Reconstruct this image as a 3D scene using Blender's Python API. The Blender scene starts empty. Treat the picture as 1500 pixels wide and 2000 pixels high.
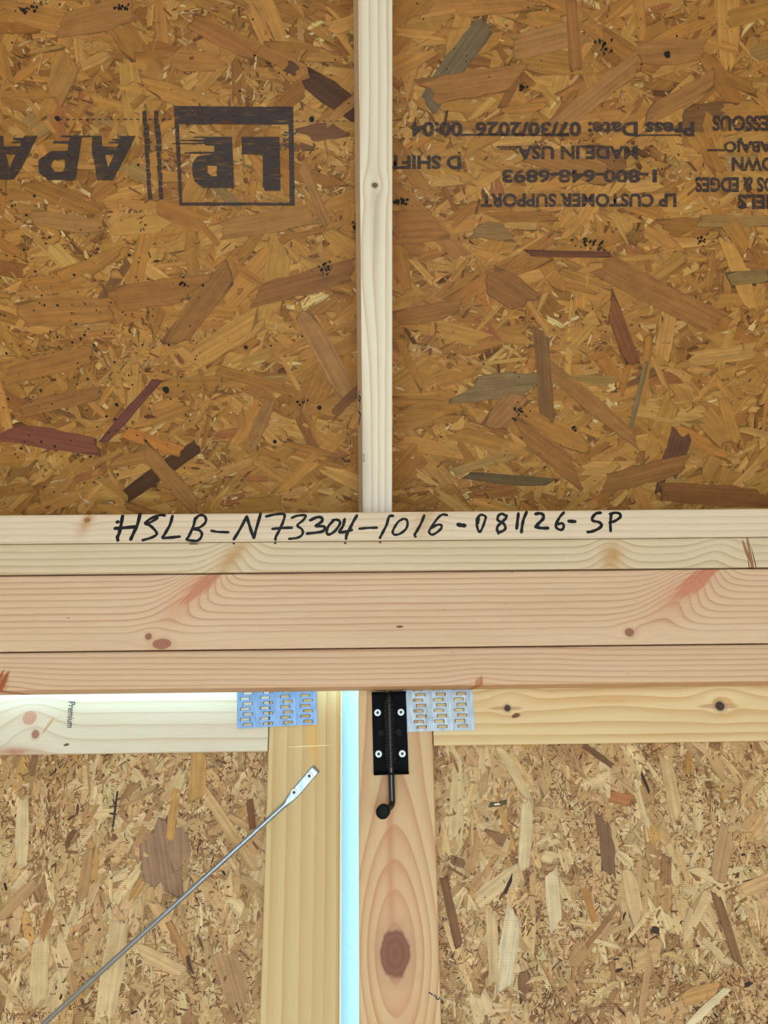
import bpy, math, random
import numpy as np
from mathutils import Matrix, Vector

random.seed(7)
sc = bpy.context.scene
COL = sc.collection
R = math.radians

# ------------------------------------------------------------------ camera
CAM_Z = 1.76
F_PX = 1444.0
PITCH, YAW, ROLL = R(16.8), R(0.86), R(-0.75)
fw = Vector((math.sin(YAW) * math.cos(PITCH), math.cos(YAW) * math.cos(PITCH), math.sin(PITCH)))
rt0 = Vector((math.cos(YAW), -math.sin(YAW), 0))
up0 = rt0.cross(fw)
rt = rt0 * math.cos(ROLL) + up0 * math.sin(ROLL)
up = -rt0 * math.sin(ROLL) + up0 * math.cos(ROLL)
EYE = Vector((0, 0, CAM_Z))
cd = bpy.data.cameras.new('camera')
cam = bpy.data.objects.new('camera', cd)
COL.objects.link(cam)
cd.sensor_fit = 'VERTICAL'
cd.sensor_height = 36
cd.lens = F_PX / 2000 * 36
cd.clip_start = 0.02
cam.matrix_world = Matrix(((rt.x, up.x, -fw.x, EYE.x), (rt.y, up.y, -fw.y, EYE.y), (rt.z, up.z, -fw.z, EYE.z), (0, 0, 0, 1)))
sc.camera = cam

# ------------------------------------------------------------------ sky and exposure
w = bpy.data.worlds.new('sky')
sc.world = w
w.use_nodes = True
bg = w.node_tree.nodes['Background']
bg.inputs[0].default_value = (0.70, 0.90, 1.0, 1)      # bright overcast sky
bg.inputs[1].default_value = 7.5
sc.view_settings.view_transform = 'Standard'
sc.view_settings.look = 'None'
sc.view_settings.exposure = 0.28
sc.view_settings.gamma = 1.0
sc.view_settings.use_curve_mapping = False
sc.cycles.max_bounces = 8
sc.cycles.diffuse_bounces = 6
sc.cycles.transparent_max_bounces = 16


# ------------------------------------------------------------------ helpers
def lin(r, g, b):
    f = lambda c: (c / 255 / 12.92) if c / 255 <= 0.04045 else ((c / 255 + 0.055) / 1.055) ** 2.4
    return (f(r), f(g), f(b))


def frame(o, x, y, z):
    return Matrix(((x[0], y[0], z[0], o[0]), (x[1], y[1], z[1], o[1]), (x[2], y[2], z[2], o[2]), (0, 0, 0, 1)))


def ray(px, py):
    return fw + rt * ((px - 750) / F_PX) + up * ((1000 - py) / F_PX)


def loc(px, py, M, z=0.0):
    """the point of plane z = const of frame M that the photograph shows at a pixel, in M's own coordinates"""
    I = M.inverted()
    o = I @ EYE
    d = I.to_3x3() @ ray(px, py)
    k = (z - o.z) / d.z
    return o + d * k


def mesh(name, V, Fc, mats, parent=None, M=None, smooth=False, face_mats=None):
    me = bpy.data.meshes.new(name)
    me.from_pydata([tuple(v) for v in V], [], Fc)
    for m in (mats if isinstance(mats, (list, tuple)) else [mats]):
        me.materials.append(m)
    if face_mats:
        for p, k in zip(me.polygons, face_mats):
            p.material_index = k
    if smooth:
        for p in me.polygons:
            p.use_smooth = True
    me.update()
    return obj(name, me, parent, M)


def obj(name, me, parent=None, M=None):
    o = bpy.data.objects.new(name, me)
    COL.objects.link(o)
    if parent is not None:
        o.parent = parent
        if M is not None:
            o.matrix_local = M
    elif M is not None:
        o.matrix_world = M
    return o


def tag(o, label=None, cat=None, group=None, kind=None):
    for k, v in (('label', label), ('category', cat), ('group', group), ('kind', kind)):
        if v:
            o[k] = v
    return o


def box_data(x0, x1, y0, y1, z0, z1, b=0.0):
    """a box; with b its long edges are eased (octagonal cross-section along x)"""
    if b <= 0:
        V = [(x, y, z) for x in (x0, x1) for y in (y0, y1) for z in (z0, z1)]
        Fc = [(0, 1, 3, 2), (4, 6, 7, 5), (0, 4, 5, 1), (2, 3, 7, 6), (0, 2, 6, 4), (1, 5, 7, 3)]
        return V, Fc
    ring = []
    n = 4
    for cx, cy, a0 in ((y1 - b, z1 - b, 0), (y0 + b, z1 - b, 90), (y0 + b, z0 + b, 180), (y1 - b, z0 + b, 270)):
        for i in range(n + 1):
            a = R(a0 + 90 * i / n)
            ring.append((cx + b * math.cos(a), cy + b * math.sin(a)))
    m = len(ring)
    V = [(x0, y, z) for y, z in ring] + [(x1, y, z) for y, z in ring]
    Fc = [(i, m + i, m + (i + 1) % m, (i + 1) % m)[::-1] for i in range(m)] + [tuple(range(m))[::-1], tuple(range(m, 2 * m))]
    Fc = [f[::-1] for f in Fc]
    return V, Fc


def box(name, x0, x1, y0, y1, z0, z1, mat, parent=None, M=None, b=0.0):
    V, Fc = box_data(x0, x1, y0, y1, z0, z1, b)
    return mesh(name, V, Fc, mat, parent, M)


def tube_data(pts, r, n=12, cap=True):
    pts = [Vector(p) for p in pts]
    rs = r if isinstance(r, (list, tuple)) else [r] * len(pts)
    V, Fc = [], []
    t = (pts[1] - pts[0]).normalized()
    a = t.orthogonal().normalized()
    for i, p in enumerate(pts):
        t = (pts[min(i + 1, len(pts) - 1)] - pts[max(i - 1, 0)]).normalized()
        a = (a - t * a.dot(t)).normalized()
        c = t.cross(a)
        for k in range(n):
            q = 2 * math.pi * k / n
            V.append(p + (a * math.cos(q) + c * math.sin(q)) * rs[i])
    for i in range(len(pts) - 1):
        for k in range(n):
            Fc.append((i * n + k, i * n + (k + 1) % n, (i + 1) * n + (k + 1) % n, (i + 1) * n + k))
    if cap:
        Fc.append(tuple(range(n))[::-1])
        Fc.append(tuple(range((len(pts) - 1) * n, len(pts) * n)))
    return V, Fc


def catmull(pts, n=8):
    P = [Vector((*p, 0)) if len(p) == 2 else Vector(p) for p in pts]
    if len(P) < 3:
        return [P[0].lerp(P[-1], i / 6) for i in range(7)]
    P = [P[0] * 2 - P[1]] + P + [P[-1] * 2 - P[-2]]
    out = []
    for i in range(1, len(P) - 2):
        a, b, c, d = P[i - 1:i + 3]
        for k in range(n):
            t = k / n
            out.append(0.5 * ((2 * b) + (c - a) * t + (2 * a - 5 * b + 4 * c - d) * t * t + (3 * b - a - 3 * c + d) * t ** 3))
    out.append(P[-2])
    return out


def filled(loops, extrude=0.0):
    """a flat mesh from closed loops of 2-D points; loops inside others are holes"""
    cu = bpy.data.curves.new('outline', 'CURVE')
    cu.dimensions = '2D'
    cu.fill_mode = 'BOTH'
    cu.extrude = extrude
    for lp in loops:
        s = cu.splines.new('POLY')
        s.points.add(len(lp) - 1)
        for p, q in zip(s.points, lp):
            p.co = (q[0], q[1], 0, 1)
        s.use_cyclic_u = True
    o = bpy.data.objects.new('outline', cu)
    COL.objects.link(o)
    bpy.context.view_layer.update()
    me = bpy.data.meshes.new_from_object(o.evaluated_get(bpy.context.evaluated_depsgraph_get()))
    bpy.data.objects.remove(o)
    return me


def text_mesh(body, bold=0.0, spacing=1.0):
    cu = bpy.data.curves.new('text', 'FONT')
    cu.body = body
    cu.offset = bold
    cu.space_character = spacing
    cu.resolution_u = 3
    o = bpy.data.objects.new('text', cu)
    COL.objects.link(o)
    bpy.context.view_layer.update()
    me = bpy.data.meshes.new_from_object(o.evaluated_get(bpy.context.evaluated_depsgraph_get()))
    bpy.data.objects.remove(o)
    co = np.array([v.co for v in me.vertices])
    lo, hi = co.min(0), co.max(0)
    for v in me.vertices:
        v.co = ((v.co.x - lo[0]) / (hi[0] - lo[0]), (v.co.y - lo[1]) / (hi[1] - lo[1]), 0)
    return me


# ------------------------------------------------------------------ node graph helper
class S:
    """a socket with arithmetic"""
    def __init__(self, g, s):
        self.g, self.s = g, s

    def __add__(self, o): return self.g.m('ADD', self, o)
    def __radd__(self, o): return self.g.m('ADD', self, o)
    def __sub__(self, o): return self.g.m('SUBTRACT', self, o)
    def __rsub__(self, o): return self.g.m('SUBTRACT', o, self)
    def __mul__(self, o): return self.g.m('MULTIPLY', self, o)
    def __rmul__(self, o): return self.g.m('MULTIPLY', self, o)
    def __truediv__(self, o): return self.g.m('DIVIDE', self, o)
    def __pow__(self, o): return self.g.m('POWER', self, o)


class Graph:
    def __init__(self, name, rough=0.7, spec=0.25):
        self.mat = bpy.data.materials.new(name)
        self.mat.use_nodes = True
        self.nt = self.mat.node_tree
        self.b = self.nt.nodes['Principled BSDF']
        self.b.inputs['Roughness'].default_value = rough
        self.b.inputs['Specular IOR Level'].default_value = spec

    def node(self, t, **kw):
        n = self.nt.nodes.new(t)
        for k, v in kw.items():
            setattr(n, k, v)
        return n

    def put(self, inp, v):
        if isinstance(v, S):
            self.nt.links.new(v.s, inp)
        else:
            inp.default_value = v

    def m(self, op, a, b=None, c=None, clamp=False):
        n = self.node('ShaderNodeMath', operation=op)
        n.use_clamp = clamp
        self.put(n.inputs[0], a)
        if b is not None:
            self.put(n.inputs[1], b)
        if c is not None:
            self.put(n.inputs[2], c)
        return S(self, n.outputs[0])

    def clamp(self, a): return self.m('ADD', a, 0.0, clamp=True)

    def step(self, a, lo, hi):
        n = self.node('ShaderNodeMapRange', interpolation_type='SMOOTHSTEP')
        self.put(n.inputs[0], a)
        n.inputs[1].default_value, n.inputs[2].default_value = lo, hi
        return S(self, n.outputs[0])

    def vec(self, x, y, z):
        n = self.node('ShaderNodeCombineXYZ')
        for i, v in enumerate((x, y, z)):
            self.put(n.inputs[i], v)
        return S(self, n.outputs[0])

    def sep(self, v):
        n = self.node('ShaderNodeSeparateXYZ')
        self.put(n.inputs[0], v)
        return [S(self, o) for o in n.outputs]

    def noise(self, v, scale=1.0, detail=2.0, rough=0.5):
        n = self.node('ShaderNodeTexNoise')
        self.put(n.inputs['Vector'], v)
        n.inputs['Scale'].default_value = scale
        n.inputs['Detail'].default_value = detail
        n.inputs['Roughness'].default_value = rough
        return S(self, n.outputs[0])

    def mix(self, f, a, b, mode='MIX'):
        n = self.node('ShaderNodeMix', data_type='RGBA', blend_type=mode)
        self.put(n.inputs[0], f)
        for i, v in ((6, a), (7, b)):
            self.put(n.inputs[i], v if isinstance(v, S) else (*v, 1))
        return S(self, n.outputs[2])

    def objc(self):
        return S(self, self.node('ShaderNodeTexCoord').outputs['Object'])

    def attr(self, name):
        n = self.node('ShaderNodeAttribute', attribute_name=name)
        return S(self, n.outputs['Color']), S(self, n.outputs['Vector']), S(self, n.outputs['Alpha'])

    def bump(self, h, strength=0.3, dist=0.001):
        n = self.node('ShaderNodeBump')
        self.put(n.inputs['Height'], h)
        n.inputs['Strength'].default_value = strength
        n.inputs['Distance'].default_value = dist
        self.nt.links.new(n.outputs[0], self.b.inputs['Normal'])

    def colour(self, c):
        self.put(self.b.inputs['Base Color'], c if isinstance(c, S) else (*c, 1))
        return self.mat


def plain(name, col, rough=0.5, metal=0.0, spec=0.4):
    g = Graph(name, rough, spec)
    g.b.inputs['Metallic'].default_value = metal
    n = g.noise(g.objc(), 90, 3)
    return g.colour(g.mix(g.m('MULTIPLY', n, 0.25), col, tuple(c * 0.7 for c in col)))


def wood(name, early, late, freq=130, seed=0.0, warp=0.010, slope=0.0, contrast=0.55, bends=(), knots=(), stains=(),
         fuzz=0.0, streak=0.12, warp_len=2.2, pith=None, line_pow=3.0, specks=0.0, oval=None, fade=None):
    """sawn softwood in the board's own coordinates: x along, y across.
    bends: (x, y, angle, along, across, amount) rings swept aside by a branch
    knots: (x, y, rx, ry, colour, reach, rings)  stains: (x, y, angle, along, across, colour, strength)"""
    g = Graph(name, 0.62, 0.22)
    x, y, z = g.sep(g.objc())
    yy = y + z * 0.6

    def local(cx, cy, ang):
        dx, dy = x - cx, y - cy
        c, s = math.cos(ang), math.sin(ang)
        return dx * c + dy * s, dy * c - dx * s

    def gauss(cx, cy, ang, la, lb):
        a, b = local(cx, cy, ang)
        a, b = a / la, b / lb
        return g.m('EXPONENT', (a * a + b * b) * -1.0)

    n1 = g.noise(g.vec(x * warp_len, y * 5.0, seed), 1.0, 2)
    n2 = g.noise(g.vec(x * 14.0, y * 40.0, seed + 9), 1.0, 2)
    base = yy
    if oval:              # rings nested round one big knot, running straight far from it
        ox_, oy_, ratio, far_ = oval
        t_ = g.m('TANH', (x - ox_) / far_) * (far_ / ratio)
        base = g.m('SQRT', (y - oy_) * (y - oy_) + t_ * t_)
    h = base + x * slope + (n1 - 0.5) * (2 * warp) + (n2 - 0.5) * 0.0022
    for (cx, cy, rx, ry, kc, reach, rings) in knots:
        if rings > 0:     # the grain parts round the knot
            a, b = (x - cx) / (rx * reach * 1.5), (y - cy) / (ry * reach)
            h = h - (y - cy) * g.m('EXPONENT', (a * a + b * b) * -1.0) * 0.9
    for (cx, cy, ang, la, lb, amt) in bends:
        h = h - gauss(cx, cy, ang, la, lb) * amt
    # spacing of the rings drifts across the board
    n3 = g.noise(g.vec(x * 0.6, h * 16.0, seed + 3), 1.0, 1)
    ph = (h + (n3 - 0.5) * 0.02) * freq
    fr = g.m('FRACT', ph)
    ln = (fr ** line_pow) * (1.0 - g.step(fr, 0.9, 1.0))
    var = g.noise(g.vec(x * 3, h * 90, seed + 1), 1.0, 2)
    ln = g.clamp(ln * (0.35 + var * 1.3) * contrast * 1.6)
    if fade:
        ln = ln * (g.step(y, fade[0], fade[1]) * 0.85 + 0.15)
    c = g.mix(ln, early, late)
    fine = g.noise(g.vec(x * 26, y * 700, seed + 2), 1.0, 3, 0.7)
    c = g.mix(g.clamp((fine - 0.48) * (streak * 11)), c, tuple(k * 0.72 for k in late))
    broad = g.noise(g.vec(x * 3, y * 22, seed + 7), 1.0, 2)
    c = g.mix(g.clamp((broad - 0.45) * 1.2), c, g.mix(0.5, c, late))
    if pith:
        y0, wd, pc, x_to = pith
        q = (y - y0 + (n1 - 0.5) * 0.01) / wd
        f = g.m('EXPONENT', q * q * -1.0) * g.step(x, x_to - 0.02, x_to + 0.02)
        c = g.mix(f * 0.6, c, pc)
    for (cx, cy, ang, la, lb, sc_, st) in stains:
        if st >= 1.0:     # a sharp-edged, streaky mark
            a_, b_ = local(cx, cy, ang)
            wob = g.noise(g.vec(a_ * 25, b_ * 260, seed + 4), 1.0, 3, 0.6)
            mk = g.step(gauss(cx, cy, ang, la, lb) + (wob - 0.5) * 0.9, 0.30, 0.62)
            c = g.mix(mk * min(0.95, 0.80 * st) * (0.55 + wob * 0.8), c, sc_)
        else:
            wob = g.noise(g.vec(x * 45, y * 45, seed + 4), 1.0, 3)
            c = g.mix(g.clamp(gauss(cx, cy, ang, la, lb) * (0.35 + wob * 1.3) * st), c, sc_)
    for (cx, cy, rx, ry, kc, reach, rings) in knots:
        a, b = (x - cx) / rx, (y - cy) / ry
        wob = g.noise(g.vec(x * 70, y * 70, seed + 6), 1.0, 3)
        d = g.m('SQRT', a * a + b * b) * (0.75 + wob * 0.5)
        ringk = g.m('SINE', d * 16.0) * 0.5 + 0.5
        inner = g.mix(ringk * 0.4, kc, tuple(k * 0.6 for k in kc))
        c = g.mix((1.0 - g.step(d, 0.82, 1.05)) * 0.95, c, inner)
        halo = (1.0 - g.step(d, 1.0, 1.9)) * g.step(d, 0.85, 1.0)
        c = g.mix(halo * 0.35, c, tuple(math.sqrt(k * e) for k, e in zip(kc, early)))
    if specks:
        sp = g.noise(g.vec(x * 50, y * 160, seed + 8), 1.0, 1)
        c = g.mix(g.step(sp, 0.80 - specks * 0.05, 0.84), c, lin(120, 82, 50))
    hb = ln * 0.15 + fine * 0.35
    if fuzz:
        fz = g.noise(g.vec(x * 130, y * 420, seed + 11), 1.0, 3, 0.65)
        fm = g.step(g.noise(g.vec(x * 9, y * 9, seed + 12), 1.0, 1), 0.42, 0.6)
        hb = hb + fz * fm * fuzz
        c = g.mix(g.clamp((fz - 0.58) * 3.0 * fuzz) * fm, c, tuple(min(1, k * 1.25) for k in early))  # raised fibres paler, small highlights painted into the colour
    g.bump(hb, 0.35, 0.0006)
    return g.colour(c)


def osb_material(name, imprint=0.0):
    """strands carry colour, along/across coordinates and a seed as attributes"""
    g = Graph(name, 0.60, 0.25)
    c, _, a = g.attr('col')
    _, v, _ = g.attr('suv')
    u, t, r = g.sep(v)
    fine = g.noise(g.vec(u * 40, t * 900, r * 37), 1.0, 3, 0.65)
    ring = g.noise(g.vec(u * 9, t * 260, r * 61), 1.0, 2, 0.5)
    blot = g.noise(g.vec(u * 60, t * 90, r * 13), 1.0, 3, 0.6)
    k = 0.76 + fine * 0.34 + (ring - 0.5) * 0.75 + (blot - 0.5) * 0.40
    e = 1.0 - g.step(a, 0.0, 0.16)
    k = k - e * (0.06 + g.m('FRACT', r * 7.3) * 0.40)  # strand rims darkened in the colour, standing in for edge shadow
    if imprint:
        ox, oy, oz = g.sep(g.objc())
        wob = g.noise(g.vec(ox * 30, oy * 30, 0.0), 1.0, 2)
        s = g.m('SINE', (oy + (wob - 0.5) * 0.0006) * (2 * math.pi / 0.0024))
        patch = g.step(g.noise(g.vec(ox * 14, oy * 14, 3.0), 1.0, 1), 0.35, 0.6)
        k = k + s * (patch * imprint)
    wx, wy, wz = g.sep(g.objc())
    mott = g.noise(g.vec(wx * 34, wy * 60, 5.0), 1.0, 4, 0.65)
    k = k + (mott - 0.5) * 0.45
    col = g.mix(1.0, c, g.vec(k, k, k), 'MULTIPLY')
    pore = g.noise(g.vec(u * 260, t * 1500, r * 17), 1.0, 2)
    col = g.mix(g.step(pore, 0.70, 0.78) * 0.45, col, lin(84, 50, 24))
    g.bump(fine * 0.5 + ring * 0.4, 0.30, 0.0004)
    return g.colour(col)


def osb_base(name, a, b):
    g = Graph(name, 0.7, 0.2)
    o = g.objc()
    x, y, z = g.sep(o)
    n = g.noise(g.vec(x * 40, y * 110, 0.0), 1.0, 3)
    v = g.noise(o, 160, 3)
    return g.colour(g.mix(g.clamp(n * 0.7 + v * 0.4), a, b))


def ink(name, col, along=(60, 1100), amount=0.42, soft=0.12, rough=0.6):
    """flat print that skips in streaks and over the grain"""
    g = Graph(name, rough, 0.3)
    x, y, z = g.sep(g.objc())
    n = g.noise(g.vec(x * along[0], y * along[1], 0.0), 1.0, 3, 0.6)
    n2 = g.noise(g.vec(x * 900, y * 900, 2.0), 1.0, 2, 0.6)
    f = g.step(n * 0.7 + n2 * 0.3, amount - soft, amount + soft)
    g.put(g.b.inputs['Alpha'], f)
    return g.colour(col)


# ------------------------------------------------------------------ planes of the place
Y_HEAD = 0.863                                   # inner face of the wall framing above the doors
SLOPE = R(59.7)
V_DIR = Vector((0, -math.cos(SLOPE), math.sin(SLOPE)))
N_IN = Vector((0, -math.sin(SLOPE), -math.cos(SLOPE)))
M_HEAD = frame((0, Y_HEAD, CAM_Z), (1, 0, 0), (0, 0, 1), (0, -1, 0))
RAF = Vector((0, 0.903, CAM_Z + 0.283))          # a point of the rafter's inner edge
M_RAFP = frame(RAF, (1, 0, 0), V_DIR, N_IN)
M_ROOF = frame(RAF - N_IN * 0.0915, (1, 0, 0), V_DIR, N_IN)
M_D1 = frame((0, 0.972, CAM_Z), (1, 0, 0), (0, 0, 1), (0, -1, 0))     # left door, standing a little ajar
M_D2 = frame((0, 0.9500, CAM_Z), (1, 0, 0), (0, 0, 1), (0, -1, 0))    # right door, shut tight
hz = lambda py: loc(750, py, M_HEAD).y           # height above the eye on the header face
HEAD_BACK = 0.084

# ------------------------------------------------------------------ room shell
M_ply = osb_base('floor_plywood', lin(176, 140, 96), lin(146, 108, 66))
M_wallosb = osb_base('wall_osb', lin(190, 156, 112), lin(150, 112, 70))
m_bounce = plain('pale_bounce_paint', lin(206, 232, 238), 0.6)  # pale tint chosen to bounce sky light off unseen faces
M_gravel = plain('gravel', lin(196, 192, 184), 0.9)
Y_REAR = -2.02
tag(box('floor', -1.9, 1.9, Y_REAR, 0.95, -0.02, 0, M_ply), 'plywood shed floor', 'floor', kind='structure')
# barn-roof outline of the end walls, from the visible slope mirrored over the ridge
k0, k1_ = M_ROOF @ Vector((0, -0.02, 0)), M_ROOF @ Vector((0, 1.02, 0))
Y_MID = (k0.y + Y_REAR) / 2
ua = R(24)
ridge = Vector((0, Y_MID, k1_.z + (k1_.y - Y_MID) * math.tan(ua)))
mir = lambda p: Vector((p.x, 2 * Y_MID - p.y, p.z))
outline = [Vector((0, k0.y, 0)), k0, k1_, ridge, mir(k1_), mir(k0), Vector((0, Y_REAR, 0))]


def end_wall(name, xa, xb, label):
    n = len(outline)
    V = [(xa, p.y, p.z) for p in outline] + [(xb, p.y, p.z) for p in outline]
    Fc = [tuple(range(n))[::-1], tuple(range(n, 2 * n))] + [(i, (i + 1) % n, n + (i + 1) % n, n + i) for i in range(n)]
    tag(mesh(name, V, Fc, M_wallosb), label, 'wall', kind='structure')


end_wall('wall_left', -1.95, -1.905, 'strand board end wall on the left')
end_wall('wall_right', 1.905, 1.95, 'strand board end wall on the right')
DOORWAY = 1.12
bw = tag(bpy.data.objects.new('wall_back', None), 'rear wall with a wide open doorway', 'wall', kind='structure')
COL.objects.link(bw)
box('panel', -1.9, -DOORWAY, Y_REAR - 0.05, Y_REAR, 0, 2.0, M_wallosb, bw)
box('panel', DOORWAY, 1.9, Y_REAR - 0.05, Y_REAR, 0, 2.0, M_wallosb, bw)
tag(box('ground', -9, 9, -11, 11, -0.35, -0.30, M_gravel), 'pale gravel ground outside', 'ground', kind='structure')


def roof_slab(name, a, b, label):
    d = (b - a).normalized()
    nrm = Vector((1, 0, 0)).cross(d)
    M = frame(a, (1, 0, 0), d, nrm)
    V, Fc = box_data(-1.95, 1.95, 0, (b - a).length, -0.012, 0)
    tag(mesh(name, V, Fc, M_wallosb, None, M), label, 'roof', kind='structure')


roof_slab('roof_upper', k1_, ridge, 'upper roof boards beyond the knuckle')
roof_slab('roof_rear', ridge, mir(k1_), 'upper roof boards behind the ridge')
roof_slab('roof_eave', mir(k1_), mir(k0), 'lower roof boards over the rear doorway')

# ------------------------------------------------------------------ lumber above the doors
RED = lin(176, 98, 74)
PINK = lin(206, 142, 112)
BRN = lin(150, 96, 66)


def hl(px, py):
    p = loc(px, py, M_HEAD)
    return p.x, p.y


def bd(M, px0, px1):
    return px0, px1


def hboard(name, py0, py1, dz, mat, label, x0=-1.9, x1=1.9, b=0.0016, back=HEAD_BACK):
    o = box(name, x0, x1, hz(py1), hz(py0), -back, dz, mat, None, M_HEAD, b)
    return tag(o, label, 'beam', 'framing boards over the doors')


E1, L1 = lin(230, 210, 184), lin(190, 154, 112)
E2, L2 = lin(222, 201, 170), lin(176, 142, 98)
E3, L3 = lin(222, 190, 158), lin(176, 122, 88)
kx, ky = hl(170, 1019)
kx2, ky2 = hl(830, 1012)
m_plate1 = wood('pine_upper_plate', E1, L1, 110, 1.3, 0.004, contrast=0.30, fuzz=0.10, streak=0.06, warp_len=1.2,
                bends=[(kx2, ky2, 0, .03, .02, .008)],
                stains=[(kx, ky, 1.2, .018, .007, lin(190, 140, 90), .8), (kx2, ky2, 1.2, .022, .01, lin(196, 150, 104), .6)],
                knots=[(kx, ky + .002, .004, .0035, lin(160, 112, 72), 3.0, 1.2)])
plate1 = hboard('top_plate', 999.5, 1055.6, 0, m_plate1, 'uppermost pale framing board, with the black handwritten code on it')
a1, a2, a3 = hl(455, 1085), hl(1190, 1085), hl(1400, 1075)
m_plate2 = wood('pine_lower_plate', E2, L2, 105, 4.1, 0.005, contrast=0.50, fuzz=0.75, streak=0.05, warp_len=1.6,
                bends=[(*a1, 0.95, .05, .022, .022), (*a2, 1.4, .04, .02, .016), (*a3, .8, .04, .02, .012)],
                stains=[(*a1, 0.95, .03, .010, lin(192, 150, 100), .8), (*hl(1195, 1090), 1.3, .02, .012, lin(190, 146, 92), .9),
                        (*hl(1456, 1075), 1.75, .016, .0022, lin(150, 104, 66), 1.3), (*hl(1465, 1086), 1.60, .030, .0022, lin(146, 102, 66), 1.4), (*hl(1472, 1092), 1.66, .018, .0007, lin(60, 34, 22), 1.5), (*hl(1462, 1104), 1.6, .007, .0007, lin(70, 40, 26), 1.4)])
hboard('top_plate', 1056.8, 1115.5, 0.0010, m_plate2, 'rough-sawn framing board under the handwritten one, brown bark pocket near the right edge')
b1, b2, k1, k1b, k2 = hl(372, 1160), hl(1330, 1160), hl(317, 1258), hl(290, 1243), hl(1229, 1235)
m_head = wood('pine_header', E3, L3, 128, 7.7, 0.006, contrast=0.58, streak=0.06, warp_len=0.9, line_pow=4.0, specks=0.2, fade=(hz(1255), hz(1215)),
              bends=[(b1[0] + .012, b1[1] + .018, 0.78, .055, .020, .034), (b2[0] + .014, b2[1] + .016, 0.72, .07, .024, .036), (*k1, 0, .045, .02, -.008), (*k2, 0, .03, .02, -.006)],
              stains=[(b1[0] + .016, b1[1] + .012, 0.80, .034, .0085, RED, 1.0), (b2[0] + .02, b2[1] + .014, 0.66, .036, .010, lin(190, 100, 80), 1.0), (*b2, .6, .05, .018, PINK, .5), (*b1, .8, .045, .016, PINK, .6)],
              knots=[(*k1, .011, .0065, lin(164, 106, 84), 2.2, 2.0), (*k1b, .004, .004, lin(150, 104, 80), 2.2, 1.2), (*k2, .006, .0055, lin(150, 100, 78), 2.6, 1.6)])
hboard('header_board', 1118, 1264.5, 0, m_head, 'broad header board with two red branch marks and round knots')
m_sill = wood('pine_header_sill', lin(217, 184, 152), L3, 150, 11.9, 0.007, contrast=0.52, streak=0.06, warp_len=0.8, line_pow=3.5, specks=0.3,
              bends=[(*hl(935, 1345), 0, .03, .02, .006), (*hl(-10, 1340), 0, .05, .02, .008), (*hl(1000, 1290), 0, .1, .03, .004)],
              stains=[(*hl(2, 1335), 1.2, .016, .008, lin(160, 84, 44), 1.2), (*hl(936, 1334), 1.4, .008, .005, lin(178, 112, 70), 1.1)])
Z_BOT = hz(1340.5)
hboard('header_board', 1266.5, 1340.5, 0.0005, m_sill, 'lowest framing board, directly over the two doors', b=0.0035)
# unseen boards added to shut out leaking light; the pale one also bounces it
tag(box('wall_front', -1.9, 1.9, hz(1336), 0.270, -HEAD_BACK - 0.0020, -HEAD_BACK - 0.0003, m_bounce, None, M_HEAD),
    'unseen pale wall skin added behind the header framing', 'wall', kind='structure')
tag(box('light_block', -1.9, 1.9, 0.2635, 0.2695, -HEAD_BACK - 0.064, -HEAD_BACK - 0.0022, M_wallosb, None, M_HEAD),
    'unseen board added between wall and roof to block light', 'light_block', kind='structure')

# ------------------------------------------------------------------ rafter
pr = loc(734, 600, M_RAFP)
twist = Matrix.Rotation(R(4.6), 4, 'X')
M_RAFT = frame(M_RAFP @ Vector((pr.x, 0, 0)), V_DIR, (-1, 0, 0), N_IN)
# the board leans a hair off square, as twisted studs do
pl0, pl1 = loc(737.5, 985, M_RAFP), loc(733.5, 60, M_RAFP)
lean = math.atan2(pl1.x - pl0.x, pl1.y - pl0.y)
M_RAFT = frame(M_RAFP @ Vector((pl0.x, pl0.y, 0)), (M_RAFP.to_3x3() @ Vector((math.sin(lean), math.cos(lean), 0))), (M_RAFP.to_3x3() @ Vector((-math.cos(lean), math.sin(lean), 0))), N_IN) @ twist


def rl(px, py):
    p = loc(px, py, M_RAFT)
    return p.x, p.y


m_raft = wood('pine_rafter', lin(238, 230, 212), lin(206, 182, 150), 120, 21.0, 0.007, contrast=0.62, streak=0.03, warp_len=1.3, line_pow=2.5,
              bends=[(*rl(705, 500), 0, .10, .02, .012)],
              stains=[(*rl(733, 430), 0, .06, .006, lin(190, 180, 164), .6), (*rl(715, 920), 0, .06, .006, lin(196, 190, 174), .5)],
              knots=[(*rl(732, 362), .0030, .0038, lin(110, 80, 52), 3.0, 1.0)])
x_end = 0.78
rafter = box('rafter', -0.030, x_end, -0.019, 0.019, -0.089, 0, m_raft, None, M_RAFT, 0.0014)
tag(rafter, 'pale pine rafter standing up the middle of the roof boards', 'rafter')

# ------------------------------------------------------------------ strand board
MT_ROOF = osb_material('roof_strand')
MT_DOOR = osb_material('door_strand', imprint=0.11)


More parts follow.
